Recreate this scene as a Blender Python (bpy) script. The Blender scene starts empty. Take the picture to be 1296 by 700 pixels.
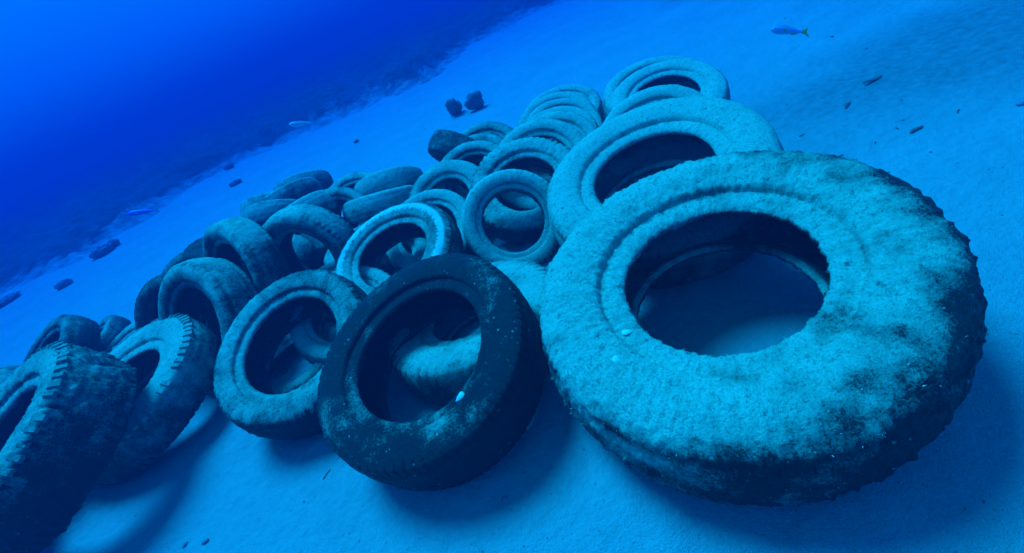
import bpy, bmesh, math, random
import numpy as np
from mathutils import Vector, Matrix
from mathutils.bvhtree import BVHTree

# ------------------------------------------------------------------ camera, water light, sun, exposure
scene = bpy.context.scene
CAM_H, FPX, PITCH, ROLL = 1.185, 580.0, math.radians(32.0), math.radians(25.0)
FWD = np.array([0, math.cos(PITCH), -math.sin(PITCH)])
UP0 = np.array([0, math.sin(PITCH), math.cos(PITCH)])
RGT = math.cos(ROLL) * np.array([1.0, 0, 0]) - math.sin(ROLL) * UP0
UPI = math.sin(ROLL) * np.array([1.0, 0, 0]) + math.cos(ROLL) * UP0
CAM = np.array([0, 0, CAM_H])
cam_data = bpy.data.cameras.new('camera')
cam_data.sensor_width = 36.0
cam_data.lens = FPX / 1296.0 * 36.0
cam_data.clip_start = 0.02
cam_data.clip_end = 400.0
cam = bpy.data.objects.new('camera', cam_data)
scene.collection.objects.link(cam)
M = Matrix(((RGT[0], UPI[0], -FWD[0], CAM[0]), (RGT[1], UPI[1], -FWD[1], CAM[1]),
            (RGT[2], UPI[2], -FWD[2], CAM[2]), (0, 0, 0, 1)))
cam.matrix_world = M
scene.camera = cam

def pix_ray(x, y):
    d = FWD + (x - 648) / FPX * RGT - (y - 350) / FPX * UPI
    return d / np.linalg.norm(d)
def on_ground(x, y, z=0.0):
    d = pix_ray(x, y)
    return CAM + d * ((z - CAM_H) / d[2])

world = bpy.data.worlds.new('World')
scene.world = world
world.use_nodes = True
wn = world.node_tree.nodes; wl = world.node_tree.links
wn.clear()
w_out = wn.new('ShaderNodeOutputWorld'); w_bg = wn.new('ShaderNodeBackground')
w_tc = wn.new('ShaderNodeTexCoord'); w_sep = wn.new('ShaderNodeSeparateXYZ')
w_map = wn.new('ShaderNodeMapRange'); w_ramp = wn.new('ShaderNodeValToRGB')
w_map.inputs['From Min'].default_value = -0.2; w_map.inputs['From Max'].default_value = 1.0
els = w_ramp.color_ramp.elements
els[0].position = 0.0; els[0].color = (0.0, 0.035, 0.26, 1)
els[1].position = 1.0; els[1].color = (0.0, 0.30, 0.58, 1)
for pos, col in ((0.15, (0.0, 0.050, 0.33, 1)), (0.20, (0.0, 0.068, 0.44, 1)), (0.26, (0.0, 0.105, 0.60, 1)), (0.36, (0.0, 0.145, 0.66, 1))):
    e = els.new(pos); e.color = col
wl.new(w_tc.outputs['Generated'], w_sep.inputs[0]); wl.new(w_sep.outputs['Z'], w_map.inputs['Value'])
wl.new(w_map.outputs[0], w_ramp.inputs[0]); wl.new(w_ramp.outputs[0], w_bg.inputs['Color'])
w_bg.inputs['Strength'].default_value = 0.92
wl.new(w_bg.outputs[0], w_out.inputs['Surface'])

sun_data = bpy.data.lights.new('sun', 'SUN')
sun_data.energy = 5.0
sun_data.angle = math.radians(25)
sun_data.color = (0.003, 0.58, 1.0)          # daylight after the red has been soaked up by the water above
sun = bpy.data.objects.new('sun', sun_data)
scene.collection.objects.link(sun)
SUN_DIR = Vector((-0.20, 0.40, 0.893)).normalized()   # towards the sun
sun.rotation_euler = SUN_DIR.to_track_quat('Z', 'Y').to_euler()
sun.location = (0, 0, 6)

scene.view_settings.view_transform = 'Standard'
scene.view_settings.look = 'None'
scene.view_settings.gamma = 1.0
scene.view_settings.exposure = 0.90
scene.view_settings.use_curve_mapping = False
scene.cycles.use_denoising = True
scene.cycles.max_bounces = 8
scene.cycles.volume_bounces = 1
scene.cycles.sample_clamp_indirect = 4.0

# ------------------------------------------------------------------ helpers
def link(o):
    scene.collection.objects.link(o); return o
def tag(o, label=None, cat=None, group=None, kind=None):
    if label: o['label'] = label
    if cat: o['category'] = cat
    if group: o['group'] = group
    if kind: o['kind'] = kind
    return o
def mesh_np(name, verts, quads, mat, parent=None, attrs=None, smooth=True, tris=None):
    """mesh from numpy arrays"""
    me = bpy.data.meshes.new(name)
    verts = np.asarray(verts, np.float32)
    quads = np.asarray(quads, np.int32).reshape(-1, 4) if quads is not None else np.zeros((0, 4), np.int32)
    tris = np.asarray(tris, np.int32).reshape(-1, 3) if tris is not None else np.zeros((0, 3), np.int32)
    me.vertices.add(len(verts)); me.vertices.foreach_set('co', verts.ravel())
    nl = quads.size + tris.size
    me.loops.add(nl); me.loops.foreach_set('vertex_index', np.concatenate([quads.ravel(), tris.ravel()]))
    me.polygons.add(len(quads) + len(tris))
    st = np.concatenate([np.arange(len(quads)) * 4, quads.size + np.arange(len(tris)) * 3]).astype(np.int32)
    me.polygons.foreach_set('loop_start', st)
    me.polygons.foreach_set('use_smooth', np.full(len(st), smooth, bool))
    me.update(calc_edges=True); me.validate()
    for k, v in (attrs or {}).items():
        a = me.attributes.new(k, 'FLOAT', 'POINT'); a.data.foreach_set('value', np.asarray(v, np.float32))
    me.materials.append(mat)
    o = link(bpy.data.objects.new(name, me))
    if parent: o.parent = parent
    return o
def empty(name, loc):
    o = link(bpy.data.objects.new(name, None)); o.location = loc; o.empty_display_size = 0.1
    return o

_rs = np.random.RandomState(7)
_perm = np.concatenate([_rs.permutation(256)] * 3)
_grad = _rs.normal(size=(256, 3)); _grad /= np.linalg.norm(_grad, axis=1)[:, None]
def perlin(p):
    p = np.asarray(p, float); i = np.floor(p).astype(int); f = p - i; i &= 255
    u = f * f * f * (f * (f * 6 - 15) + 10); out = 0
    for dx in (0, 1):
        for dy in (0, 1):
            for dz in (0, 1):
                h = _perm[_perm[_perm[i[:, 0] + dx] + i[:, 1] + dy] + i[:, 2] + dz]
                g = _grad[h]
                d = g[:, 0] * (f[:, 0] - dx) + g[:, 1] * (f[:, 1] - dy) + g[:, 2] * (f[:, 2] - dz)
                w = (u[:, 0] if dx else 1 - u[:, 0]) * (u[:, 1] if dy else 1 - u[:, 1]) * (u[:, 2] if dz else 1 - u[:, 2])
                out = out + w * d
    return out * 1.5
def fbm(p, octv=4, gain=0.5):
    a, s, t = 1.0, 0, 0
    for k in range(octv):
        s = s + a * perlin(np.asarray(p) * 2 ** k + 17.3 * k); t += a; a *= gain
    return s / t
def sstep(a, b, x):
    t = np.clip((x - a) / (b - a), 0, 1); return t * t * (3 - 2 * t)

# ------------------------------------------------------------------ materials
def new_mat(name):
    m = bpy.data.materials.new(name); m.use_nodes = True
    nt = m.node_tree; b = nt.nodes['Principled BSDF']
    return m, nt, b
def node(nt, typ, **kw):
    n = nt.nodes.new(typ)
    for k, v in kw.items():
        if k in n.inputs.keys(): n.inputs[k].default_value = v
        else: setattr(n, k, v)
    return n
def math_n(nt, op, a, b=None, clamp=False):
    n = nt.nodes.new('ShaderNodeMath'); n.operation = op; n.use_clamp = clamp
    for i, v in enumerate((a, b)):
        if v is None: continue
        if hasattr(v, 'is_linked'): nt.links.new(v, n.inputs[i])
        else: n.inputs[i].default_value = v
    return n.outputs[0]
def mix_c(nt, fac, a, b):
    n = nt.nodes.new('ShaderNodeMix'); n.data_type = 'RGBA'
    for s, v in ((0, fac), (6, a), (7, b)):
        if hasattr(v, 'is_linked'): nt.links.new(v, n.inputs[s])
        else: n.inputs[s].default_value = v
    return n.outputs[2]
def noise_n(nt, vec, scale, detail=4, rough=0.6):
    n = node(nt, 'ShaderNodeTexNoise', Scale=scale, Detail=detail, Roughness=rough)
    nt.links.new(vec, n.inputs['Vector']); return n.outputs['Fac']
def bump(nt, b, height, strength, dist):
    n = node(nt, 'ShaderNodeBump', Strength=strength, Distance=dist)
    nt.links.new(height, n.inputs['Height']); nt.links.new(n.outputs[0], b.inputs['Normal'])

def tire_material():
    m, nt, b = new_mat('silted_rubber')
    pos = node(nt, 'ShaderNodeNewGeometry').outputs['Position']
    at = node(nt, 'ShaderNodeAttribute', attribute_name='silt').outputs['Fac']
    cr = node(nt, 'ShaderNodeAttribute', attribute_name='crust').outputs['Fac']
    wh = node(nt, 'ShaderNodeAttribute', attribute_name='white').outputs['Fac']
    fine = noise_n(nt, pos, 150, 5, 0.75)
    mid = noise_n(nt, pos, 26, 5, 0.65)
    big = noise_n(nt, pos, 7, 3, 0.5)
    finec = math_n(nt, 'ADD', math_n(nt, 'MULTIPLY', math_n(nt, 'SUBTRACT', fine, 0.5), 1.8), 0.5)
    thr = math_n(nt, 'ADD', math_n(nt, 'MULTIPLY', finec, 0.55), math_n(nt, 'MULTIPLY', mid, 0.45))
    fac = math_n(nt, 'ADD', math_n(nt, 'MULTIPLY', math_n(nt, 'SUBTRACT', at, thr), 3.0), 0.5, True)
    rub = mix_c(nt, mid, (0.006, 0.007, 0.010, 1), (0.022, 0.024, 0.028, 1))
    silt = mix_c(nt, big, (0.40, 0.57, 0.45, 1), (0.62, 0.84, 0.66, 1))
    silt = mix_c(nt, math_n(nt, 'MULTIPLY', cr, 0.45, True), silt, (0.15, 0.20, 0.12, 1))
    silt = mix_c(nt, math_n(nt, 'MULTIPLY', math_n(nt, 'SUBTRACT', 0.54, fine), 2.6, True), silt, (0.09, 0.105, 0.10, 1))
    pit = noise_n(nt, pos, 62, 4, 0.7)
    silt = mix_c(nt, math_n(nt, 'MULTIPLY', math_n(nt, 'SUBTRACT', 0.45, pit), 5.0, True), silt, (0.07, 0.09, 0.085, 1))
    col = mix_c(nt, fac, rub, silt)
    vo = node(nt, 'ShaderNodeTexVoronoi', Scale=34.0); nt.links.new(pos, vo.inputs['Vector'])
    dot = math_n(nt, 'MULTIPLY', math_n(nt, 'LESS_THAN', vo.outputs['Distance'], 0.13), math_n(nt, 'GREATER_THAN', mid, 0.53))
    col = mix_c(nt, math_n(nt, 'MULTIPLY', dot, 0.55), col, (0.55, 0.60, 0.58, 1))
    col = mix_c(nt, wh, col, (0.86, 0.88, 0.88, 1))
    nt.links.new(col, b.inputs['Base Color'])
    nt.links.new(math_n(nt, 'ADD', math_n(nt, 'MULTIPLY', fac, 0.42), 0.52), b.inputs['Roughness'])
    b.inputs['Specular IOR Level'].default_value = 0.35
    vfine = noise_n(nt, pos, 420, 3, 0.7)
    h = math_n(nt, 'ADD', math_n(nt, 'ADD', fine, math_n(nt, 'MULTIPLY', vfine, 0.7)), math_n(nt, 'MULTIPLY', mid, 1.0))
    bump(nt, b, h, 1.0, 0.009)
    return m
def sand_material():
    m, nt, b = new_mat('sand')
    pos = node(nt, 'ShaderNodeNewGeometry').outputs['Position']
    grain = noise_n(nt, pos, 260, 3, 0.7)
    mid = noise_n(nt, pos, 22, 5, 0.62)
    big = noise_n(nt, pos, 2.2, 4, 0.55)
    speck = noise_n(nt, pos, 75, 2, 0.5)
    mat_ = node(nt, 'ShaderNodeAttribute', attribute_name='film').outputs['Fac']
    col = mix_c(nt, big, (0.37, 0.37, 0.39, 1), (0.52, 0.52, 0.53, 1))
    col = mix_c(nt, math_n(nt, 'MULTIPLY', math_n(nt, 'SUBTRACT', mid, 0.52), 1.6, True), col, (0.30, 0.305, 0.31, 1))
    col = mix_c(nt, math_n(nt, 'MULTIPLY', math_n(nt, 'SUBTRACT', grain, 0.5), 1.8, True), col, (0.28, 0.285, 0.29, 1))
    col = mix_c(nt, math_n(nt, 'MULTIPLY', math_n(nt, 'SUBTRACT', speck, 0.69), 9, True), col, (0.07, 0.07, 0.06, 1))
    fm = math_n(nt, 'MULTIPLY', mat_, math_n(nt, 'ADD', math_n(nt, 'MULTIPLY', mid, 1.2), 0.1, True))
    col = mix_c(nt, fm, col, (0.12, 0.13, 0.12, 1))
    nt.links.new(col, b.inputs['Base Color'])
    b.inputs['Roughness'].default_value = 0.95
    b.inputs['Specular IOR Level'].default_value = 0.1
    bump(nt, b, math_n(nt, 'ADD', grain, math_n(nt, 'MULTIPLY', mid, 2.4)), 1.0, 0.010)
    return m
def simple_mat(name, c1, c2, scale, rough=0.85, bmp=0.5, dist=0.01):
    m, nt, b = new_mat(name)
    pos = node(nt, 'ShaderNodeNewGeometry').outputs['Position']
    n1 = noise_n(nt, pos, scale, 5, 0.65)
    nt.links.new(mix_c(nt, n1, (*c1, 1), (*c2, 1)), b.inputs['Base Color'])
    b.inputs['Roughness'].default_value = rough
    b.inputs['Specular IOR Level'].default_value = 0.2
    bump(nt, b, n1, bmp, dist)
    return m
M_TIRE = tire_material()
M_SAND = sand_material()
def bank_material():
    m, nt, b = new_mat('reef_turf')
    pos = node(nt, 'ShaderNodeNewGeometry').outputs['Position']
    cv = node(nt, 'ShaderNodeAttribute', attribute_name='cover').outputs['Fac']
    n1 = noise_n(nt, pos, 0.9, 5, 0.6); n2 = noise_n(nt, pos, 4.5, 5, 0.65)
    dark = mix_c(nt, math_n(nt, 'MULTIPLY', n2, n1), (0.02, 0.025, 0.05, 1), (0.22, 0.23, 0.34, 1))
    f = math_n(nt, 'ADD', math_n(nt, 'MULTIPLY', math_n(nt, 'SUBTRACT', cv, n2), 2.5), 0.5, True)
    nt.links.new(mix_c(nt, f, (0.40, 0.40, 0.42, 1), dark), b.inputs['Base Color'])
    b.inputs['Roughness'].default_value = 0.95; b.inputs['Specular IOR Level'].default_value = 0.1
    bump(nt, b, n2, 1.0, 0.15)
    return m
M_BANK = bank_material()
M_GRASS = simple_mat('seagrass_leaf', (0.07, 0.08, 0.12), (0.12, 0.13, 0.19), 5.0)
M_ROCK = simple_mat('algae_rock', (0.12, 0.12, 0.16), (0.28, 0.28, 0.33), 14.0, dist=0.02)
M_TURF = simple_mat('algae_turf', (0.22, 0.30, 0.24), (0.58, 0.76, 0.60), 30.0)
M_CORAL = simple_mat('coral_turf', (0.08, 0.09, 0.11), (0.22, 0.24, 0.26), 18.0, dist=0.02)
M_SHELL = simple_mat('shell', (0.36, 0.40, 0.40), (0.62, 0.66, 0.66), 60.0, rough=0.5, dist=0.003)
M_LEAF = simple_mat('dead_leaf', (0.05, 0.05, 0.05), (0.13, 0.125, 0.115), 50.0)
TIRES = [  # key, centre, axis, outer radius, half width / radius, bead radius / radius
    ('T1',(0.497, 0.908, 0.252),(-0.099, -0.169, 0.981),0.507,0.34,0.48),
    ('T2',(0.719, 1.697, 0.211),(-0.148, -0.238, 0.96),0.475,0.31,0.52),
    ('T3b',(0.973, 2.168, 0.192),(-0.221, -0.511, 0.831),0.309,0.3,0.61),
    ('T3',(1.242, 2.544, 0.216),(-0.028, -0.295, 0.955),0.333,0.3,0.55),
    ('T3c',(1.346, 2.884, 0.16),(-0.018, -0.35, 0.936),0.339,0.3,0.61),
    ('S6',(0.414, 2.486, 0.198),(-0.109, -0.593, 0.798),0.301,0.3,0.61),
    ('S5',(0.559, 2.666, 0.178),(-0.094, -0.575, 0.813),0.279,0.3,0.61),
    ('S4',(0.618, 2.843, 0.161),(-0.093, -0.495, 0.864),0.283,0.3,0.61),
    ('S3',(0.719, 2.996, 0.162),(0.104, -0.519, 0.848),0.275,0.3,0.61),
    ('S2',(0.73, 3.166, 0.159),(-0.104, -0.443, 0.89),0.291,0.3,0.61),
    ('S1',(0.856, 3.422, 0.138),(-0.037, -0.356, 0.934),0.301,0.3,0.61),
    ('T6',(0.27, 2.286, 0.213),(-0.056, -0.531, 0.846),0.305,0.3,0.55),
    ('T7',(0.119, 2.015, 0.208),(-0.018, -0.856, 0.516),0.252,0.25,0.61),
    ('T8',(0.065, 3.233, 0.226),(-0.745, -0.344, -0.572),0.28,0.3,0.61),
    ('T8b',(0.187, 3.185, 0.168),(-0.049, -0.539, 0.841),0.283,0.3,0.61),
    ('T8c',(0.1, 2.973, 0.173),(-0.07, -0.583, 0.81),0.272,0.3,0.61),
    ('T8d',(0.054, 2.775, 0.188),(-0.04, -0.649, 0.759),0.271,0.3,0.61),
    ('T9',(-0.147, 2.609, 0.191),(-0.215, -0.646, 0.733),0.272,0.3,0.55),
    ('T10',(-0.304, 2.384, 0.164),(-0.064, -0.546, 0.835),0.271,0.3,0.61),
    ('T11',(-0.467, 2.058, 0.254),(-0.104, -0.356, 0.929),0.326,0.28,0.57),
    ('T12a',(-0.557, 3.536, 0.17),(0.109, 0.525, 0.844),0.273,0.3,0.61),
    ('T12b',(-0.639, 3.312, 0.142),(0.151, 0.383, 0.911),0.281,0.3,0.61),
    ('T13a',(-0.843, 3.463, 0.168),(-0.038, -0.52, 0.853),0.286,0.3,0.61),
    ('T13b',(-0.944, 3.194, 0.195),(0.07, -0.712, 0.698),0.264,0.3,0.61),
    ('T13c',(-1.199, 3.293, 0.283),(-0.241, 0.366, 0.899),0.295,0.3,0.61),
    ('T14a',(-1.504, 4.769, 0.183),(0.047, 0.47, 0.881),0.285,0.3,0.61),
    ('T14b',(-1.509, 4.321, 0.23),(-0.098, 0.404, 0.909),0.282,0.3,0.61),
    ('T14c',(-1.712, 4.334, 0.223),(0.115, 0.567, 0.816),0.268,0.3,0.61),
    ('T14d',(-1.573, 3.972, 0.211),(0.2, 0.573, 0.795),0.289,0.3,0.61),
    ('T14f',(-1.793, 3.782, 0.169),(-0.003, -0.5, 0.866),0.29,0.3,0.61),
    ('T15',(-0.984, 2.555, 0.291),(-0.402, -0.906, 0.132),0.3,0.3,0.58),
    ('T16',(-1.303, 2.473, 0.396),(-0.648, -0.692, 0.316),0.298,0.3,0.61),
    ('T17',(-1.501, 2.227, 0.3),(-0.501, -0.706, 0.5),0.344,0.3,0.61),
    ('T18a',(-1.782, 2.51, 0.261),(-0.22, -0.871, 0.439),0.298,0.3,0.61),
    ('T18b',(-1.776, 2.753, 0.275),(-0.281, -0.732, 0.621),0.303,0.3,0.61),
    ('T18c',(-1.756, 2.962, 0.25),(-0.271, -0.758, 0.594),0.305,0.3,0.61),
    ('T19',(-0.932, 1.68, 0.242),(-0.009, -0.406, 0.914),0.354,0.32,0.6),
    ('T20',(-0.373, 1.242, 0.235),(-0.122, -0.246, 0.961),0.393,0.32,0.61),
    ('T21',(-0.786, 1.955, 0.141),(0.155, -0.393, 0.906),0.274,0.3,0.61),
    ('T22',(-1.898, 2.04, 0.207),(-0.143, -0.213, 0.967),0.417,0.26,0.5),
    ('T22b',(-2.323, 2.613, 0.137),(-0.231, -0.237, 0.944),0.289,0.3,0.61),
    ('T23',(-2.03,1.65,0.37),(-0.27,-0.26,0.93),0.416,0.36,0.55),
    ('T24',(-2.691, 2.679, 0.307),(-0.304, -0.363, 0.881),0.302,0.3,0.61),
    ('T25',(-2.94, 2.464, 0.242),(-0.572, -0.327, 0.752),0.274,0.3,0.61),
    ('T26',(-2.85, 3.092, 0.121),(-0.255, -0.153, 0.955),0.286,0.3,0.61),
    ('T15b',(-1.331, 2.916, 0.139),(-0.539, -0.067, 0.839),0.251,0.3,0.61),
    ('T29',(-1.109, 1.885, 0.043),(-0.012, -0.017, 1.0),0.266,0.3,0.61),
    ('T28',(-0.211, 1.511, 0.103),(-0.018, 0.081, 0.997),0.363,0.27,0.46),
    ('F1',(-0.62,2.36,0.09),(0.05,-0.08,1.0),0.29,0.3,0.6),
    ('F2',(-0.98,2.33,0.09),(-0.05,-0.1,1.0),0.29,0.3,0.6),
    ('F3',(-1.15,3.2,0.10),(0.0,0.05,1.0),0.29,0.3,0.6),
    ('F4',(-0.35,2.95,0.10),(0.05,0.0,1.0),0.29,0.3,0.6),
    ('F7',(-1.45,2.75,0.09),(0.1,-0.05,1.0),0.29,0.3,0.6),
    ('F8',(-0.74,2.74,0.09),(0.05,-0.05,1.0),0.29,0.3,0.6),
]

# ------------------------------------------------------------------ the seabed
EDGE_PX = [(-260, 520), (-120, 455), (0, 385), (90, 340), (180, 292), (240, 252), (300, 213), (360, 187), (420, 160), (500, 130), (560, 107), (592, 82), (618, 50), (660, 28), (740, 0), (900, -66)]
EDGE = np.array([on_ground(*p)[:2] for p in EDGE_PX])
def edge_dist(xy):
    """signed distance past the sand's far edge (positive = beyond it)"""
    best = np.full(len(xy), 1e9); sg = np.zeros(len(xy))
    for a, b in zip(EDGE[:-1], EDGE[1:]):
        ab = b - a; t = np.clip(((xy - a) @ ab) / (ab @ ab), 0, 1)
        d = xy - (a + t[:, None] * ab); dd = np.linalg.norm(d, axis=1)
        cr = ab[0] * (xy[:, 1] - a[1]) - ab[1] * (xy[:, 0] - a[0])
        m = dd < best; best[m] = dd[m]; sg[m] = np.sign(cr[m])
    return best * sg
def sand_z(x, y):
    p = np.stack([x, y, np.zeros_like(x)], 1)
    z = 0.030 * perlin(p * 0.6 + 3.1) + 0.016 * perlin(p * 1.9 + 9.0) + 0.006 * fbm(p * 7, 3)
    z += 0.0035 * fbm(p * 26 + 5, 2)
    # loose ripple marks to the right of the pile
    rp = sstep(1.0, 2.2, x - 0.15 * y) * sstep(0.8, 1.6, y)
    ph = (y * 0.86 - x * 0.5) * 26 + 5.0 * perlin(p * 1.3) + 2.2 * perlin(p * 3.7 + 4)
    z += rp * 0.006 * np.sin(ph) * (0.5 + 0.6 * perlin(p * 2.1 + 8))
    near = np.exp(-((x + 0.3) ** 2 + (y - 1.6) ** 2) / 8.0)
    return z * (1 - 0.45 * near)
def axis_pts(n, reach, c, k):
    t = np.linspace(-1, 1, n); s = np.sinh(k * t) / np.sinh(k); return c + s * reach
BANKED = []
for key, c, n, R, w, hb in TIRES:
    c = np.array(c); n = np.array(n) / np.linalg.norm(n); dn = np.array([0, 0, -1.0]); pl = dn - n * (dn @ n); pl /= max(np.linalg.norm(pl), 1e-6)
    sd_ = np.cross(n, pl)
    for t in np.linspace(-1.1, 1.1, 9):
        q_ = c + R * (math.cos(t) * pl + math.sin(t) * sd_) - n * R * w * 0.8
        if q_[2] < 0.07: BANKED.append((q_[0], q_[1], 0.035 * (1 - max(q_[2], 0) / 0.07)))
BANKED = np.array(BANKED)
gx = axis_pts(560, 70, 0.0, 5.4); gy = axis_pts(560, 70, 1.6, 5.4)
X, Y = np.meshgrid(gx, gy); Z = sand_z(X.ravel(), Y.ravel())
nx, ny = len(gx), len(gy)
ii = (np.arange(ny - 1)[:, None] * nx + np.arange(nx - 1)[None]).ravel()
quads = np.stack([ii, ii + 1, ii + nx + 1, ii + nx], 1)
V = np.stack([X.ravel(), Y.ravel(), Z], 1)
sel = np.where((np.abs(V[:, 0] + 0.5) < 3.2) & (V[:, 1] > 0) & (V[:, 1] < 5.6))[0]
add = np.zeros(len(sel))
for bx, by_, bh in BANKED:
    add = np.maximum(add, bh * np.exp(-((V[sel, 0] - bx) ** 2 + (V[sel, 1] - by_) ** 2) / 0.11 ** 2))
V[sel, 2] += add * (0.75 + 0.5 * perlin(V[sel] * 9))
fc = on_ground(1215, 55); 
fx = (V[:, 0] - fc[0]) / 1.5; fy = (V[:, 1] - fc[1]) / 0.62
film = 0.7 * sstep(1.3, 0.3, np.sqrt(fx ** 2 + fy ** 2) + 0.35 * fbm(V * 2.3, 4))
film = np.maximum(film, 0.55 * sstep(0.15, 0.55, fbm(V * 0.7 + 30, 3)) * sstep(2.0, 4.0, V[:, 0]))
tag(mesh_np('seabed', V, quads, M_SAND, attrs={'film': film}), 'pale rippled sandy seabed', kind='structure')
def ground_at(x, y): return float(sand_z(np.array([x]), np.array([y]))[0])

# dark reef slope beyond the sand
def bank_z(xy, d):
    p = np.c_[xy, np.zeros(len(xy))]
    return -0.12 + 0.45 * sstep(-0.1, 2.2, d) + sstep(0, 1.5, d) * (0.34 * fbm(p * 0.5 + 2, 4) + 0.24 * fbm(p * 1.7, 4)) + 0.10 * sstep(3, 16, d)
s = np.linspace(0, 1, 260); cum = np.r_[0, np.cumsum(np.linalg.norm(np.diff(EDGE, axis=0), axis=1))]; cum /= cum[-1]
ex = np.interp(s, cum, EDGE[:, 0]); ey = np.interp(s, cum, EDGE[:, 1])
tang = np.stack([np.gradient(ex), np.gradient(ey)], 1)
k = np.ones(31) / 31
tang = np.stack([np.convolve(np.pad(tang[:, i], 15, mode='edge'), k, 'valid') for i in (0, 1)], 1)
tang /= np.linalg.norm(tang, axis=1)[:, None]; nrm = np.stack([-tang[:, 1], tang[:, 0]], 1)
far_dir = np.stack([np.linspace(-1.6, 0.9, 260), np.linspace(0.55, 1.0, 260)], 1); far_dir /= np.linalg.norm(far_dir, axis=1)[:, None]
off = np.r_[-0.2, np.sinh(np.linspace(0.02, 4.2, 150)) / np.sinh(4.2) * 55]
BV = []
for o_ in off:
    mixd = nrm * math.exp(-o_ / 3) + far_dir * (1 - math.exp(-o_ / 3))
    wob = 0.8 * perlin(np.c_[ex * 0.7, ey * 0.7, np.zeros(260)]) + 0.5 * perlin(np.c_[ex * 2.3, ey * 2.3, np.ones(260)]) + 0.2 * perlin(np.c_[ex * 6, ey * 6, np.ones(260)])
    BV.append(np.stack([ex, ey], 1) + mixd * (o_ + wob[:, None] * math.exp(-o_ / 2)))
BV = np.array(BV); dd = np.repeat(off, 260)
bz = bank_z(BV.reshape(-1, 2), dd)
ii = (np.arange(len(off) - 1)[:, None] * 260 + np.arange(259)[None]).ravel()
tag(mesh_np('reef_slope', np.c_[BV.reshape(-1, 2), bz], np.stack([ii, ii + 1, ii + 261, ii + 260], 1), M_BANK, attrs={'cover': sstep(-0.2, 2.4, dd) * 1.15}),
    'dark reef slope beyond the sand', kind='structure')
# ------------------------------------------------------------------ tires
def profile(hb, W, rnd, far_in=0.0):
    """closed outline of the casing: (axial, radius, zone); zones: 0 near bead, 1 near sidewall, 2 tread, 3 far sidewall, 4 far bead, 5 inner liner"""
    s = 1 - hb
    half = [(0.58, hb), (0.66, hb - .012), (0.73, hb + .012), (0.765, hb + .04 * s / .4), (0.77, hb + .09 * s / .4), (0.89, hb + .26 * s), (0.98, hb + .44 * s), (1.0, hb + .56 * s)]
    if rnd: half += [(0.965, hb + .70 * s), (0.88, hb + .82 * s), (0.75, hb + .91 * s), (0.58, .966), (0.40, .988), (0.2, .998), (0.0, 1.0)]
    else: half += [(0.975, hb + .71 * s), (0.91, hb + .835 * s), (0.82, hb + .925 * s), (0.70, .974), (0.5, .992), (0.25, 1.0), (0.0, 1.002)]
    zone = [0, 0, 0, 0, 1, 1, 1, 1, 1, 2, 2, 2, 2, 2, 2]
    outer = [(a * W, r, z) for (a, r), z in zip(half, zone)] + [(-a * W, r, {0: 4, 1: 3, 2: 2}[z]) for (a, r), z in list(zip(half, zone))[-2::-1]]
    outer = [(a if z not in (3, 4) else a * (1 - far_in * (1 - sstep(hb, hb + .75 * s, r))), r, z) for a, r, z in outer]
    inn = [(0.52, hb + .03), (0.66, hb + .12 * s), (0.88, hb + .55 * s), (0.80, hb + .80 * s), (0.5, .93), (0.0, .94)]
    inner = [(-a * W, r, 5) for a, r in inn] + [(a * W, r, 5) for a, r in inn[-2::-1]]
    inner = [(a * (1 - far_in * (1 - sstep(hb, hb + .75 * s, r))) if a < 0 else a, r, z) for a, r, z in inner]
    return outer + inner
def resample(pts, n):
    P = np.array([(a, r) for a, r, z in pts]); zn = np.array([z for a, r, z in pts]); m = len(P)
    out = []; zs = []
    seg = np.linalg.norm(np.roll(P, -1, 0) - P, axis=1); tot = seg.sum()
    for i in range(m):
        p0, p1, p2, p3 = P[i - 1], P[i], P[(i + 1) % m], P[(i + 2) % m]
        wgt = 0.45 if zn[i] == 5 else 1.0
        kk = max(1, int(round(seg[i] / tot * n * wgt)))
        for j in range(kk):
            t = j / kk
            out.append(0.5 * ((2 * p1) + (-p0 + p2) * t + (2 * p0 - 5 * p1 + 4 * p2 - p3) * t * t + (-p0 + 3 * p1 - 3 * p2 + p3) * t ** 3)); zs.append(zn[i])
    return np.array(out), np.array(zs)
ZONE_NAMES = ['bead', 'sidewall', 'tread', 'sidewall', 'bead', 'inner_liner']
TIRE_BVH = {}
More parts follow.
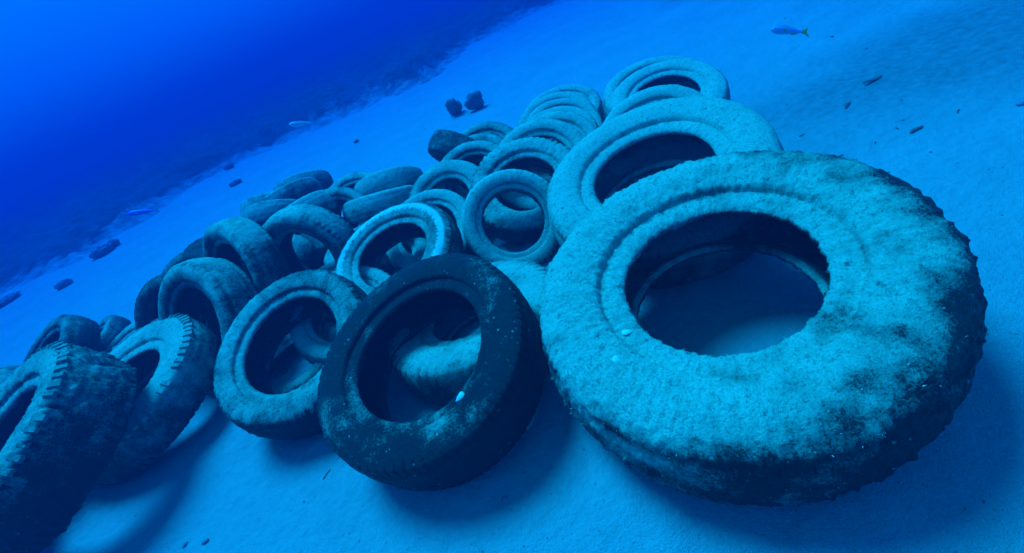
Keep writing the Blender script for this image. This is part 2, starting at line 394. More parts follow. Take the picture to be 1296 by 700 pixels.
def build_tire(key, c, n, R, w, hb, label, name='tire', segs=220, prof=64, silt=0.55, crust=0.25, rough=0.006, lugs=56, lug_depth=0.004, style=0, white=False, sag=0.012, rnd=True, far_in=0.0, bare=None, bare_amt=0.3, mott=0.22, turf=0, blocks=False, rings=0.004):
    c = np.array(c); n = np.array(n, float); n /= np.linalg.norm(n)
    a = np.cross(n, [0.13, 0.2, 0.97]); a /= np.linalg.norm(a); b = np.cross(n, a)
    P, zs = resample(profile(hb, w, rnd, far_in), prof); m = len(P)
    th = np.linspace(0, 2 * math.pi, segs, endpoint=False)
    TH, PI_ = np.meshgrid(th, np.arange(m), indexing='ij'); TH = TH.ravel(); PI_ = PI_.ravel()
    ax = P[PI_, 0].copy(); rr = P[PI_, 1].copy(); zo = zs[PI_]
    bm_ = np.zeros(len(TH))
    if bare is not None:      # side of the tire whose silt has been knocked off
        bd = np.array(bare, float); tb = math.atan2(bd @ b, bd @ a)
        bm_ = sstep(-0.5, 0.9, np.cos(TH - tb))
    # profile normals
    tg = np.roll(P, -1, 0) - np.roll(P, 1, 0); pn = np.stack([tg[:, 1], -tg[:, 0]], 1); pn /= np.linalg.norm(pn, axis=1)[:, None]
    if np.mean(pn[zs == 2][:, 1]) < 0: pn = -pn
    NA, NR = pn[PI_, 0], pn[PI_, 1]
    sd = (sum(ord(ch) * (i + 3) for i, ch in enumerate(key)) % 97) * 1.37
    cs = np.stack([np.cos(TH) * rr, np.sin(TH) * rr, ax], 1)          # unit tire space
    q3 = cs * R + sd
    fill = sstep(-0.35, 0.35, fbm(q3 * 5.0 + 11, 3))                   # where silt has filled the grooves
    xa = ax / w
    # tread: shoulder lugs + centre blocks
    tread = (zo == 2)
    on_sh = tread * sstep(0.52, 0.62, np.abs(xa)) * sstep(hb + .76 * (1 - hb), hb + .84 * (1 - hb), rr)
    ph = TH * lugs / (2 * math.pi) + np.where(xa > 0, 0, .5) + 0.08 * perlin(q3 * 9)
    gro = np.abs((ph % 1.0) - 0.5) * 2                                  # 0 at the groove
    g_sh = 1 - sstep(0.16, 0.42, gro)
    lm_ = (0.25 + 0.95 * bm_) if bare is not None else 1.0
    d = -on_sh * g_sh * lug_depth * (0.25 + 1.0 * fill) * lm_
    cen = tread * (1 - sstep(0.52, 0.60, np.abs(xa)))
    if style == 0:      # ribs with zigzag sipes
        rib = 1 - sstep(0.035, 0.085, np.abs((np.abs(xa) - 0.22 + 0.02 * np.sin(TH * lugs)) ))
        rib = np.maximum(rib, 1 - sstep(0.03, 0.075, np.abs(np.abs(xa) - 0.56)))
        sip = (1 - sstep(0.10, 0.30, np.abs(((ph + xa * 1.5) % 1.0) - 0.5) * 2)) * 0.5
        d -= (tread * sstep(.9, .95, rr)) * rib * lug_depth * 0.8 * (0.25 + 0.75 * fill) + cen * sip * lug_depth * 0.5 * fill
    else:               # coarse blocks
        ph2 = TH * lugs * 0.5 / (2 * math.pi) + xa * 0.9
        blk = 1 - sstep(0.12, 0.34, np.abs((ph2 % 1.0) - 0.5) * 2)
        rib = 1 - sstep(0.04, 0.11, np.abs(np.abs(xa) - 0.33 + 0.05 * np.sin(TH * lugs * 0.5)))
        d -= cen * np.maximum(blk, rib) * lug_depth * (0.3 + 0.7 * fill)
    # moulded rings on the sidewalls
    sw = (zo == 1) | (zo == 3)
    s_ = (rr - hb) / (1 - hb)
    d += sw * rings * (np.exp(-((s_ - .36) / .018) ** 2) - 0.8 * np.exp(-((s_ - .80) / .016) ** 2) + np.exp(-((s_ - .68) / .012) ** 2) * .6)
    # crust of silt and growth
    lum = fbm(q3 * 14, 3); fine = fbm(q3 * 55, 3)
    clump = sstep(0.05, 0.6, fbm(q3 * 22 + 50, 3))
    outside = zo < 5
    d += (rough / R) * outside * (0.30 * lum + 0.75 * fine + crust * 2.2 * clump * (0.3 + 0.7 * (tread | (rr > .9))))
    d -= outside * (rough / R) * 1.4 * crust * sstep(0.25, 0.6, fbm(q3 * 9 + 77, 4))
    white_v = np.zeros(len(TH))
    if white:
        tooth = 0.58 + 0.07 * (perlin(np.stack([TH * 16, TH * 0, TH * 0 + 3], 1)) > 0.05) + 0.02 * perlin(np.stack([TH * 23, TH * 0, TH * 0], 1))
        band = (zo == 1) * sstep(-.012, .012, s_ - tooth + 0.1) * (1 - sstep(.70, .73, s_))
        d += band * 0.006
        white_v = band * (0.75 + 0.25 * sstep(-.3, .2, fbm(q3 * 12, 3)))
    ax = ax + NA * d; rr = rr + NR * d
    # slightly out of round
    rr = rr * (1 + sag * np.cos(2 * (TH - sd)) + 0.5 * sag * np.cos(3 * TH + sd)); ax = ax + 0.6 * sag * np.cos(2 * TH + 2 * sd)
    Pw = c + R * ((np.cos(TH) * rr)[:, None] * a + (np.sin(TH) * rr)[:, None] * b + ax[:, None] * n)
    Nw = (np.cos(TH) * NR)[:, None] * a + (np.sin(TH) * NR)[:, None] * b + NA[:, None] * n
    # silt settles on what faces up; lies thinner on the tread and inside
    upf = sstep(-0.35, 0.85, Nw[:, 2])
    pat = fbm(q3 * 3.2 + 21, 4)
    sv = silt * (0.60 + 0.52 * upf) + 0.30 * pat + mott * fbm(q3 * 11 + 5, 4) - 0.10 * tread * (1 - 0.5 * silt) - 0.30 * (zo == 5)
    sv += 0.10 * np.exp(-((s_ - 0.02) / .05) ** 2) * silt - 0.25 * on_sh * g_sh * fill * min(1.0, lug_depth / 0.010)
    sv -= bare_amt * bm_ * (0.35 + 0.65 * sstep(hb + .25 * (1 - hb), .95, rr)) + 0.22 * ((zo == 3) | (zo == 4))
    crc = min(crust, 0.35)
    cv = crc * (0.4 + 0.6 * sstep(-0.3, 0.4, pat)) + 0.35 * crc * clump
    base = Pw[np.argmin(Pw[:, 2])].copy()
    root = empty(name, base)
    tag(root, label, 'tire', 'sunken tires in the pile')
    L = Pw - base
    i = np.arange(segs)[:, None]; j = np.arange(m)[None]
    Q = np.stack([i * m + j, ((i + 1) % segs) * m + j, ((i + 1) % segs) * m + (j + 1) % m, i * m + (j + 1) % m], -1)
    # keep the winding outward
    fl = np.cross(L[Q[0, :, 1]] - L[Q[0, :, 0]], L[Q[0, :, 3]] - L[Q[0, :, 0]]); tj = np.where(zs == 2)[0][len(np.where(zs == 2)[0]) // 2]
    if fl[tj] @ Nw[tj] < 0: Q = Q[..., ::-1]
    for zn in range(6):
        js = np.where(zs == zn)[0]
        qq = Q[:, js].reshape(-1, 4); vid, inv = np.unique(qq, return_inverse=True)
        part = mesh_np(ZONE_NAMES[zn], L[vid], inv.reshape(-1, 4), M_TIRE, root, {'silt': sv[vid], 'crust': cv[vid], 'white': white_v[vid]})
        if zn == 2: tread_part = part
    if blocks:              # moulded shoulder lugs, one by one
        jj = [j_ for j_ in range(m) if zs[j_] == 2 and P[j_, 0] > 0]
        jc = min(jj, key=lambda j_: abs(P[j_, 0] / w - 0.86)); lp = math.pi * 2 * R / lugs; rs = np.random.RandomState(3)
        hx, hy, hz = lp * 0.30, R * 0.058, R * 0.026
        BX = np.array([(sx_ * hx * tx, sy_ * hy * tx, zz) for zz, tx in ((-hz, 1.0), (hz, 0.72)) for sx_, sy_ in ((-1, -1), (1, -1), (1, 1), (-1, 1))])
        BX[4:, 1] -= hy * 0.15
        ref = None
        for k_ in range(lugs):
            if rs.rand() < 0.07: continue
            t_ = 2 * math.pi * (k_ + 0.5 + rs.normal(0, 0.04)) / lugs
            vi = int(round(t_ / (2 * math.pi) * segs)) % segs * m + jc
            nz = Nw[vi] / np.linalg.norm(Nw[vi]); tx_ = -math.sin(t_) * a + math.cos(t_) * b; ty_ = np.cross(nz, tx_)
            sc_ = rs.uniform(0.8, 1.15)
            if ref is None:
                o = mesh_np('tread_lug', BX, [[3, 2, 1, 0], [4, 5, 6, 7], [0, 1, 5, 4], [1, 2, 6, 5], [2, 3, 7, 6], [3, 0, 4, 7]], M_TIRE, tread_part, {'silt': np.full(8, silt * 0.95), 'crust': np.full(8, .1), 'white': np.zeros(8)}, smooth=False); ref = o
            else:
                o = ref.copy(); link(o); o.parent = tread_part
            pos_ = L[vi]
            o.matrix_basis = Matrix(((tx_[0], ty_[0], nz[0], pos_[0]), (tx_[1], ty_[1], nz[1], pos_[1]), (tx_[2], ty_[2], nz[2], pos_[2]), (0, 0, 0, 1))) @ Matrix.Diagonal((sc_, sc_, rs.uniform(0.6, 1.1), 1))
    if turf:                # short fuzz of algae caught with silt
        rs = np.random.RandomState(len(key) + int(R * 1000))
        cand = np.where((zo != 5) & (Nw[:, 2] > -0.25) & (zo != 4))[0]
        pr_ = np.clip(sv[cand] - 0.25, 0.01, 1) * (0.5 + clump[cand]) * rr[cand]; pr_ /= pr_.sum()
        pk = rs.choice(cand, turf, p=pr_)
        tang = rs.normal(size=(turf, 3)); tang -= Nw[pk] * np.sum(tang * Nw[pk], 1)[:, None]; tang /= np.linalg.norm(tang, axis=1)[:, None]
        b0 = L[pk] + tang * rs.uniform(0, 0.008, (turf, 1)) - Nw[pk] * 0.002
        hh = rs.gamma(2.0, 0.0008, (turf, 1)) + 0.001
        tip = b0 + (Nw[pk] + rs.normal(0, 0.45, (turf, 3)) + [0, 0, 0.25]) * hh
        wv = np.cross(Nw[pk], tang) * rs.uniform(0.0007, 0.0018, (turf, 1))
        TV = np.stack([b0 - wv, b0 + wv, tip + wv * 0.3], 1).reshape(-1, 3)
        tf = mesh_np('algae_turf', TV, None, M_TURF, root, tris=np.arange(turf * 3).reshape(-1, 3)); tf['kind'] = 'stuff'
    if key in BVH_KEYS:
        TIRE_BVH[key] = BVHTree.FromPolygons([tuple(p) for p in Pw], [tuple(int(x) for x in f) for f in Q.reshape(-1, 4)])
    return root
BVH_KEYS = {'T1', 'T20'}

LOOK = {  # label and look of each tire
 'T1': dict(label='huge silt-covered truck tire lying tilted in the right foreground', segs=760, prof=150, silt=.74, mott=.46, crust=.3, rough=.013, turf=12000, lugs=96, lug_depth=.002, style=1, rnd=True, far_in=.55, bare=(1.0, -0.45, 0), bare_amt=.40, name='truck_tire'),
 'T2': dict(label='large pale silted truck tire leaning directly behind the huge foreground one', segs=480, prof=100, silt=.78, crust=.3, rough=.006, turf=3000, lugs=90, lug_depth=.005, name='truck_tire'),
 'T3b': dict(label='tire wedged between the crescent-hole tire and the large pale truck tire', silt=.8),
 'T3': dict(label='tire with thin dark crescent hole at the top right end of the pile', silt=.74, segs=300),
 'T3c': dict(label='rearmost tire on the right end of the pile, only its top arc showing', silt=.72),
 'S6': dict(label='tire arching over the rough open tire, below the tight row of five arcs', silt=.66),
 'S5': dict(label='nearest of the five closely packed arcs left of the rear right tires', silt=.66),
 'S4': dict(label='second nearest of the five closely packed tire arcs', silt=.66),
 'S3': dict(label='middle one of the five closely packed tire arcs', silt=.66),
 'S2': dict(label='second farthest of the five closely packed tire arcs', silt=.66),
 'S1': dict(label='farthest and topmost of the five closely packed tire arcs', silt=.66),
 'T6': dict(label='rough knobbly tire with wide dark hole left of the large pale truck tire', silt=.62, crust=.6, rough=.008, turf=5000, lugs=50, lug_depth=.008, segs=360, prof=80),
 'T7': dict(label='smooth upright ring tire with round dark hole at the middle of the pile', silt=.78, crust=.1, rough=.004, segs=300, lug_depth=.008),
 'T8': dict(label='dark tire standing on edge at the far left of the upper middle group', silt=.40),
 'T8b': dict(label='topmost arc tire beside the dark one standing on edge', silt=.55),
 'T8c': dict(label='tire nested under the topmost arc of the upper middle group', silt=.55),
 'T8d': dict(label='tire with dark opening at the front of the upper middle group', silt=.58),
 'T9': dict(label='grey tire with half-hidden dark hole just left of the rough knobbly tire', silt=.64, segs=280),
 'T10': dict(label='tire wedged between the white-lettered tire and the smooth ring tire', silt=.70),
 'T11': dict(label='tire with white lettered band round its hole in the middle of the pile', silt=.5, segs=420, prof=96, white=True, lug_depth=.004),
 'T12a': dict(label='upper of two flat stacked tires seen by their bare treads, left of centre', silt=.78, lug_depth=.0015),
 'T12b': dict(label='lower of two flat stacked tires seen by their bare treads, left of centre', silt=.78, lug_depth=.0015),
 'T13a': dict(label='small tire rim showing left of the flat stacked pair', silt=.58),
 'T13b': dict(label='tire leaning between the flat stacked pair and the rounded one', silt=.56),
 'T13c': dict(label='rounded dull tire just above the large arch-shaped tire', silt=.78),
 'T14a': dict(label='rear tire of the far left pair at the top of the slope', silt=.6, lug_depth=.0015),
 'T14b': dict(label='front tire of the far left pair at the top of the slope', silt=.6, lug_depth=.0015),
 'T14c': dict(label='dark flat tire on top at the far left end of the back row', silt=.6, lug_depth=.0015),
 'T14d': dict(label='dark tire beneath the flat one at the far left end of the back row', silt=.6, lug_depth=.0015),
 'T14f': dict(label='low tire half hidden left of the large arch-shaped tire', silt=.5),
 'T15': dict(label='upright arch-shaped tire with dark underside and open hole', silt=.62, segs=320, prof=80, lug_depth=.006),
 'T16': dict(label='tire leaning sideways showing its broad tread, left of the arch-shaped tire', silt=.58, segs=320, prof=80, crust=.35),
 'T17': dict(label='tire with small dark hole and broad tread below the sideways leaning one', silt=.56, segs=320, prof=80, lug_depth=.008),
 'T18a': dict(label='dark tire ring behind the one with small hole, nearest the sand edge', silt=.34),
 'T18b': dict(label='dark low tire tucked between the ring by the sand and the sideways leaning tire', silt=.36),
 'T18c': dict(label='sliver of a dark tire behind the sideways leaning tire', silt=.36),
 'T19': dict(label='mottled tire with white silt patch standing left of the black tire', silt=.46, segs=480, prof=100, crust=.25, rough=.007, lug_depth=.008),
 'T20': dict(label='black tire in the front centre with a white shell on it', silt=.26, mott=.34, rings=.007, segs=600, prof=120, crust=.15, rough=.004, lugs=78, rnd=False, lug_depth=.013),
 'T21': dict(label='small pale tire peeking out between the mottled, black and white-lettered tires', silt=.76),
 'T22': dict(label='tire with sharp saw-toothed shoulder lugs second from the left front corner', silt=.64, segs=520, prof=110, lugs=64, rnd=False, lug_depth=.010, blocks=True, crust=.2),
 'T22b': dict(label='pale tire just behind the saw-toothed one', silt=.6),
 'T23': dict(label='dark crusted tire with heavy tread in the left front corner', silt=.56, turf=3000, segs=560, prof=120, crust=.7, rough=.012, lugs=58, rnd=False, lug_depth=.014, blocks=True, style=1),
 'T24': dict(label='tire ring behind the heavy-treaded corner tire', silt=.42),
 'T25': dict(label='pale rounded tire top at the left picture edge, behind the corner tire', silt=.55),
 'T26': dict(label='hummocky tire between the corner tire and the saw-toothed one, farther back', silt=.45),
 'T28': dict(label='tire lying flat on the sand seen through the hole of the black tire', silt=.6, segs=320, lug_depth=.014, rnd=False),
 'T15b': dict(label='tire seen through the hole of the arch-shaped tire', silt=.6),
 'F1': dict(label='flat tire glimpsed through the hole of the white-lettered tire', silt=.5),
 'F2': dict(label='flat tire low behind the mottled tire, under the arch-shaped one', silt=.5),
 'F3': dict(label='flat tire low behind the arch-shaped tire', silt=.5),
 'F4': dict(label='flat tire on the sand between the stacked pair and the grey tire', silt=.5),
 'F8': dict(label='flat tire on the sand left of the white-lettered tire, below the stacked pair', silt=.55),
 'F7': dict(label='flat tire under the sideways leaning tire', silt=.45),
 'T29': dict(label='tire seen through the hole of the mottled tire', silt=.6),
}
for key, c, n, R, w, hb in TIRES:
    kw = dict(LOOK[key])
    build_tire(key, c, n, R, w, hb, **kw)

# ------------------------------------------------------------------ shells lying on the tires
def shell(key, px, py, size, label, aspect=0.7, spin=0.3):
    d = pix_ray(px, py)
    hit, nor, _, _ = TIRE_BVH[key].ray_cast(Vector(CAM), Vector(d))
    if hit is None: return
    if nor.dot(Vector(d)) > 0: nor = -nor
    nor = (nor + Vector((0, 0, 0.3))).normalized()
    rot = nor.to_track_quat('Z', 'Y').to_matrix(); rs = np.random.RandomState(int(px))
    nr, na = 7, 26; vs = []; tr = []; qd = []
    for side in (1, -1):
        b0 = len(vs)
        for i in range(nr):
            r = i / (nr - 1)
            for j in range(na):
                t = 2 * math.pi * j / na
                wob = 1 + 0.10 * math.sin(3 * t + px) + 0.05 * math.sin(7 * t)
                x = r * size * wob * math.cos(t); y = r * size * aspect * wob * math.sin(t)
                z = size * (0.22 * (1 - r ** 2) + 0.03 * math.sin(r * 19) * (1 - r)) if side > 0 else -0.05 * size
                vs.append(rot @ Vector((x * math.cos(spin) - y * math.sin(spin), x * math.sin(spin) + y * math.cos(spin), z + 0.15 * size)))
        for i in range(nr - 1):
            for j in range(na):
                f = [b0 + i * na + j, b0 + (i + 1) * na + j, b0 + (i + 1) * na + (j + 1) % na, b0 + i * na + (j + 1) % na]
                qd.append(f if side > 0 else f[::-1])
    for j in range(na):
        e0 = (nr - 1) * na; e1 = nr * na + (nr - 1) * na
        qd.append([e0 + j, e1 + j, e1 + (j + 1) % na, e0 + (j + 1) % na])
    o = mesh_np('shell', np.array([tuple(v) for v in vs]), qd, M_SHELL); o.location = hit
    tag(o, label, 'shell')
shell('T20', 583, 502, 0.016, 'white shell stuck on the black tire beside its hole', 0.62, 0.9)
shell('T1', 793, 421, 0.014, 'oval white shell on the huge truck tire left of its hole', 0.62, -0.5)
shell('T1', 780, 455, 0.011, 'round faint shell on the huge truck tire below the oval shell', 0.9, 0)

# ------------------------------------------------------------------ weed-covered rocks and coral heads on the far sand
def lump(name, px, py, wpx, hpx, label, cat, seed, spikes=0.0, mat=None, sink=0.2, group=None, lobes=1):
    g = on_ground(px, py); dist = (g - CAM) @ FWD; sx = wpx / FPX * dist * 0.5; sz = hpx / FPX * dist * 0.5
    bm = bmesh.new(); bmesh.ops.create_icosphere(bm, subdivisions=5 if lobes == 1 else 4, radius=1.0)
    P0 = np.array([tuple(v.co) for v in bm.verts]); F0 = np.array([[v.index for v in f.verts] for f in bm.faces]); bm.free()
    VS, FS = [], []; rs = np.random.RandomState(int(seed * 10))
    for k_ in range(lobes):
        P = P0.copy(); sd_ = seed + k_ * 3.7
        r = 1 + 0.35 * fbm(P * 1.4 + sd_, 4) + 0.16 * fbm(P * 5 + sd_, 3)
        if spikes: r += spikes * np.clip(perlin(P * 4.5 + sd_ * 2), 0, 1) * (0.4 + P[:, 2].clip(0)) + 0.4 * spikes * np.clip(perlin(P * 10 + sd_), 0, 1)
        P = P * r[:, None] * np.array([sx, sx * 0.8, sz])
        if lobes > 1:
            P = P * rs.uniform(0.35, 0.62) + np.array([rs.uniform(-.6, .6) * sx, rs.uniform(-.5, .5) * sx, rs.uniform(-.5, .55) * sz])
        P[:, 2] += sz * (1 - sink)
        VS.append(P); FS.append(F0 + k_ * len(P0))
    o = mesh_np(name, np.concatenate(VS), None, mat or M_ROCK, tris=np.concatenate(FS)); o.location = (g[0], g[1], ground_at(g[0], g[1]))
    return tag(o, label, cat, group)
lump('coral_head', 581, 144, 23, 20, 'bushy dark coral head on the open sand, the left one of the pair', 'coral', 3.3, 0.7, M_CORAL, lobes=7)
lump('coral_head', 604, 137, 22, 21, 'bushy dark coral head on the open sand, the right one of the pair', 'coral', 8.1, 0.7, M_CORAL, lobes=8)
for i, (x, y, w_, h_, lab) in enumerate([
    (83, 362, 24, 12, 'small dark rock alone on the sand at far left'),
    (133, 322, 34, 16, 'long low dark rock at the sand edge on the left'),
    (148, 312, 16, 14, 'rounded rock perched beside the long low rock at the sand edge'),
    (10, 384, 44, 12, 'flat dark rock at the left picture edge on the sand'),
    (300, 234, 20, 8, 'flat stone on the sand above the far left tires'),
    (452, 181, 8, 5, 'tiny dark stone on the sand left of the coral heads'),
    (292, 214, 16, 10, 'dark stone at the edge of the reef above the flat stone')]):
    lump('rock', x, y, w_ * 0.8, h_ * 0.75, lab, 'rock', i * 2.7 + 1, 0.25)

# ------------------------------------------------------------------ leaf scraps and pebbles lying on the sand
def scrap(px, py, length_px, ang, kind, label, seed, group=None, name='leaf_scrap'):
    g = on_ground(px, py); dist = (g - CAM) @ FWD; L = length_px * 0.8 / FPX * dist * 0.5
    rs = np.random.RandomState(seed); n = 9; vs = []; qd = []
    if kind == 'leaf':
        for i in range(n):
            t = i / (n - 1) * 2 - 1; wv = L * 0.22 * math.sqrt(max(0.02, 1 - t * t)) * (1 + 0.3 * rs.randn() * 0.4)
            zc = L * (0.07 * math.sin(t * 2.2 + seed) + 0.07); bend = L * 0.12 * math.sin(t * 1.7 + seed * 1.3)
            for sd_, zz in ((-1, 0.05), (1, 0.13), (1, 0.10), (-1, 0.02)):
                vs.append((t * L, bend + sd_ * wv, zc + zz * L))
        for i in range(n - 1):
            for k_ in range(4):
                qd.append([i * 4 + k_, i * 4 + (k_ + 1) % 4, (i + 1) * 4 + (k_ + 1) % 4, (i + 1) * 4 + k_])
        qd += [[3, 2, 1, 0], [(n - 1) * 4 + k_ for k_ in range(4)]]
        P = np.array(vs); tr = None
    else:
        bm = bmesh.new(); bmesh.ops.create_icosphere(bm, subdivisions=3, radius=1.0)
        P = np.array([tuple(v.co) for v in bm.verts]); tr = [[v.index for v in f.verts] for f in bm.faces]; bm.free()
        P = P * (1 + 0.4 * fbm(P * 1.6 + seed, 3))[:, None] * np.array([L, L * 0.8, L * 0.55]); P[:, 2] += L * 0.3; qd = None
    ca, sa = math.cos(ang), math.sin(ang)
    P = np.c_[P[:, 0] * ca - P[:, 1] * sa, P[:, 0] * sa + P[:, 1] * ca, P[:, 2]]
    o = mesh_np(name, P, qd, M_LEAF if kind == 'leaf' else M_ROCK, tris=tr); o.location = (g[0], g[1], ground_at(g[0], g[1]))
    tag(o, label, 'leaf' if kind == 'leaf' else 'pebble', group)
scrap(1073, 132, 22, 0.5, 'leaf', 'dark curled leaf with raised tip on the sand right of the rear tires', 1)
scrap(1160, 165, 28, 0.25, 'leaf', 'long thin dark leaf on the right-hand sand', 2)
scrap(1104, 103, 34, 0.1, 'leaf', 'thin twig-like leaf on the sand above the curled leaf', 3)
scrap(1140, 126, 9, 0.8, 'leaf', 'short dark scrap right of the curled leaf', 4)
scrap(1291, 133, 12, 0.2, 'stone', 'dark pebble at the right picture edge', 5, name='pebble')
scrap(1213, 142, 14, 0.6, 'leaf', 'ragged scrap between the long leaf and the right picture edge', 6)
scrap(1108, 181, 10, 0.9, 'leaf', 'scrap below the long thin leaf', 7)
scrap(1135, 163, 9, 1.4, 'leaf', 'small upright scrap just left of the long thin leaf', 8)
scrap(1015, 170, 12, 0.1, 'leaf', 'flat scrap on the sand right of the large pale truck tire', 9)
scrap(1120, 220, 18, -0.1, 'leaf', 'flat dark scrap just above the huge truck tire', 10)
scrap(1062, 198, 14, 0.0, 'leaf', 'dark scrap on the sand above the crown of the huge truck tire', 12)
scrap(415, 602, 17, 0.9, 'leaf', 'dark leaf on the sand in front of the mottled and black tires', 11)
scrap(261, 686, 11, 0.3, 'stone', 'dark pebble with weed on the bottom left sand', 12, name='pebble')
scrap(235, 690, 9, 1.3, 'stone', 'faint pebble left of the weedy pebble at bottom left', 13, name='pebble')
scrap(640, 634, 13, 0.3, 'stone', 'gravelly crumb on the sand between black tire and truck tire', 14, name='pebble')
rs = np.random.RandomState(5)
for i in range(18):
    px, py = rs.uniform(985, 1290), rs.uniform(5, 235)
    if px < 1240 and py > 178 + (px - 1000) * 0.28: py = rs.uniform(20, 150)
    scrap(px, py, rs.uniform(3, 5.5), rs.uniform(0, 3.1), 'leaf' if rs.rand() < .6 else 'stone', 'tiny dark speck of debris on the right-hand sand', 20 + i, 'debris specks on the right-hand sand', 'debris_speck')
for i in range(6):
    px, py = rs.uniform(230, 700), rs.uniform(630, 695)
    scrap(px, py, rs.uniform(3, 5), rs.uniform(0, 3.1), 'stone', 'tiny dark crumb on the bottom foreground sand', 60 + i, 'crumbs on the foreground sand', 'debris_speck')

# ------------------------------------------------------------------ fish
def fish_mat(name, back, side, belly):
    m, nt, b = new_mat(name)
    tc = node(nt, 'ShaderNodeTexCoord').outputs['Object']; sp = node(nt, 'ShaderNodeSeparateXYZ'); nt.links.new(tc, sp.inputs[0])
    r = node(nt, 'ShaderNodeValToRGB'); mr = node(nt, 'ShaderNodeMapRange'); mr.inputs['From Min'].default_value = -0.16; mr.inputs['From Max'].default_value = 0.16
    nt.links.new(sp.outputs['Z'], mr.inputs['Value']); nt.links.new(mr.outputs[0], r.inputs[0])
    e = r.color_ramp.elements; e[0].color = (*belly, 1); e[1].color = (*back, 1); e[1].position = 0.86; e[0].position = 0.2
    x = e.new(0.55); x.color = (*side, 1); x = e.new(0.70); x.color = (*side, 1)
    nt.links.new(r.outputs[0], b.inputs['Base Color']); b.inputs['Roughness'].default_value = 0.45
    return m
M_FIN = simple_mat('yellow_fin', (0.30, 0.40, 0.04), (0.45, 0.52, 0.08), 30, 0.6)
M_FINB = simple_mat('pale_fin', (0.25, 0.32, 0.35), (0.4, 0.45, 0.5), 30, 0.6)
M_EYE = simple_mat('fish_eye', (0.01, 0.01, 0.012), (0.02, 0.02, 0.02), 30, 0.2)
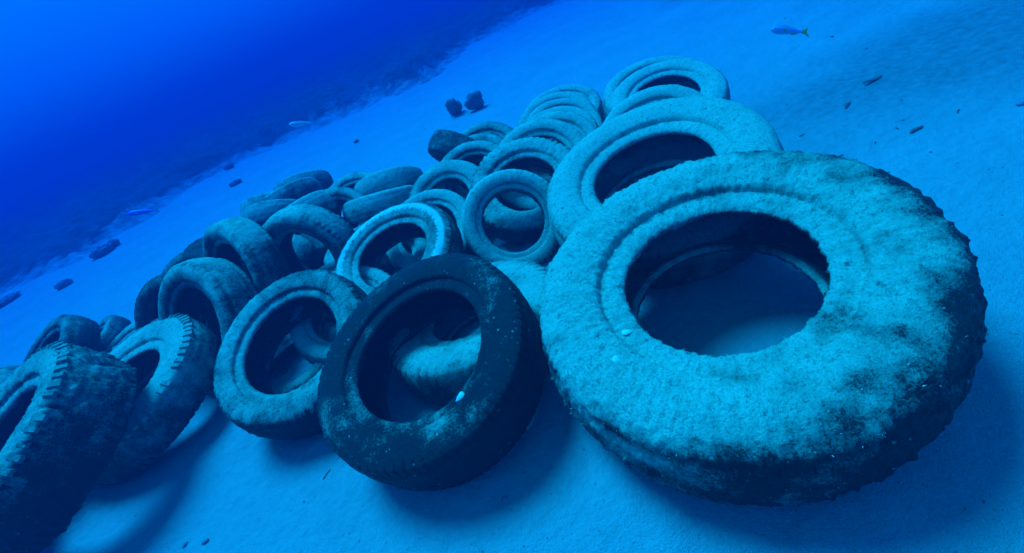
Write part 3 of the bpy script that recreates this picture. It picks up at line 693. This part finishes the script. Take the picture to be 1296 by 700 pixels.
def fish(px, py, dist, len_px, tilt, label, body_mat, fin_mat, fat=0.13):
    """head towards the left of the picture"""
    c = CAM + pix_ray(px, py) * dist; L = len_px / FPX * (c - CAM) @ FWD / 1.18
    ca, sa = math.cos(tilt), math.sin(tilt)
    ex = ca * RGT - sa * UPI; ex = ex + 0.25 * FWD; ex /= np.linalg.norm(ex)          # head to tail
    ez = sa * RGT + ca * UPI; ez = ez - ex * (ez @ ex); ez /= np.linalg.norm(ez); eyv = np.cross(ez, ex)
    root = empty('fish', c); root.rotation_euler = Matrix((ex, eyv, ez)).transposed().to_euler(); root.scale = (L, L, L)
    ns, na = 26, 18; vs = []; qd = []
    for i in range(ns):
        t = i / (ns - 1)
        h = fat * (math.sin(math.pi * min(1, t * 1.02 + 0.0) ** 0.72) ** 0.8) * (1 - 0.35 * t) + 0.022 * min(1, t * 8) + 0.001
        wd = h * 0.52; zc = 0.012 * math.sin(t * 3)
        for j in range(na):
            a_ = 2 * math.pi * j / na; vs.append((t - 0.5, wd * math.cos(a_), zc + h * math.sin(a_)))
    for i in range(ns - 1):
        for j in range(na): qd.append([i * na + j, i * na + (j + 1) % na, (i + 1) * na + (j + 1) % na, (i + 1) * na + j])
    body = mesh_np('body', np.array(vs), qd, body_mat, root)
    def fin(name, outline, mat, y=0.0, th=0.008):
        k = len(outline); P = [(x, y - th, z) for x, z in outline] + [(x, y + th, z) for x, z in outline]
        me = bpy.data.meshes.new(name); me.from_pydata(P, [], [list(range(k))[::-1], list(range(k, 2 * k))] + [[i, (i + 1) % k, k + (i + 1) % k, k + i] for i in range(k)])
        me.materials.append(mat); o = link(bpy.data.objects.new(name, me)); o.parent = root
    fin('tail_fin', [(0.46, -0.025), (0.56, -0.05), (0.68, -0.125), (0.625, -0.02), (0.625, 0.03), (0.68, 0.135), (0.56, 0.06), (0.46, 0.03)], fin_mat)
    fin('dorsal_fin', [(-0.18, fat * .88), (-0.08, fat * 1.30), (0.10, fat * 1.15), (0.30, fat * .75), (0.36, fat * .40), (0.1, fat * .7)], fin_mat)
    fin('anal_fin', [(0.10, -fat * .7), (0.16, -fat * 1.05), (0.32, -fat * .62), (0.33, -fat * .4)], fin_mat)
    fin('pectoral_fin', [(-0.22, -0.01), (-0.10, -0.055), (-0.06, -0.02), (-0.12, 0.01)], fin_mat, y=-fat * .5)
    for s_ in (-1, 1):
        bm = bmesh.new(); bmesh.ops.create_uvsphere(bm, u_segments=10, v_segments=8, radius=0.016); me = bpy.data.meshes.new('eye'); bm.to_mesh(me); bm.free()
        me.materials.append(M_EYE); o = link(bpy.data.objects.new('eye', me)); o.parent = root; o.location = (-0.40, s_ * fat * .34, 0.02)
    tag(root, label, 'fish')
fish(996, 39, 2.0, 58, math.radians(-4), 'slender blue fish with dark back and yellow tail above the right-hand sand', fish_mat('fish_blue', (0.015, 0.02, 0.05), (0.35, 0.40, 0.75), (0.42, 0.5, 0.62)), M_FIN, 0.10)
fish(381, 157, 5.5, 34, math.radians(-9), 'pale fish hovering over the reef edge left of the coral heads', fish_mat('fish_pale', (0.12, 0.16, 0.3), (0.5, 0.55, 0.6), (0.7, 0.72, 0.72)), M_FINB, 0.12)
fish(178, 269, 4.6, 36, math.radians(-12), 'deep blue fish over the reef at far left', fish_mat('fish_deep', (0.02, 0.03, 0.3), (0.05, 0.08, 0.8), (0.2, 0.25, 0.6)), M_FINB, 0.11)

# ------------------------------------------------------------------ the water itself
def haze_box():
    m = bpy.data.materials.new('sea_water'); m.use_nodes = True; nt = m.node_tree; nt.nodes.clear()
    out = nt.nodes.new('ShaderNodeOutputMaterial'); pv = nt.nodes.new('ShaderNodeVolumePrincipled')
    pv.inputs['Color'].default_value = (0.0, 0.062, 0.17, 1); pv.inputs['Absorption Color'].default_value = (0, 0.01, 0.52, 1)
    pv.inputs['Density'].default_value = 0.15; pv.inputs['Anisotropy'].default_value = 0.0
    nt.links.new(pv.outputs[0], out.inputs['Volume'])
    x, y0, y1, z0, z1 = 90, -90, 90, -1.3, 1.9
    P = [(sx * x, yy, zz) for zz in (z0, z1) for sx, yy in ((-1, y0), (1, y0), (1, y1), (-1, y1))]
    o = mesh_np('haze', np.array(P), [[3, 2, 1, 0], [4, 5, 6, 7], [0, 1, 5, 4], [1, 2, 6, 5], [2, 3, 7, 6], [3, 0, 4, 7]], m, smooth=False)
    tag(o, 'blue sea water filling the whole scene', kind='stuff')
haze_box()
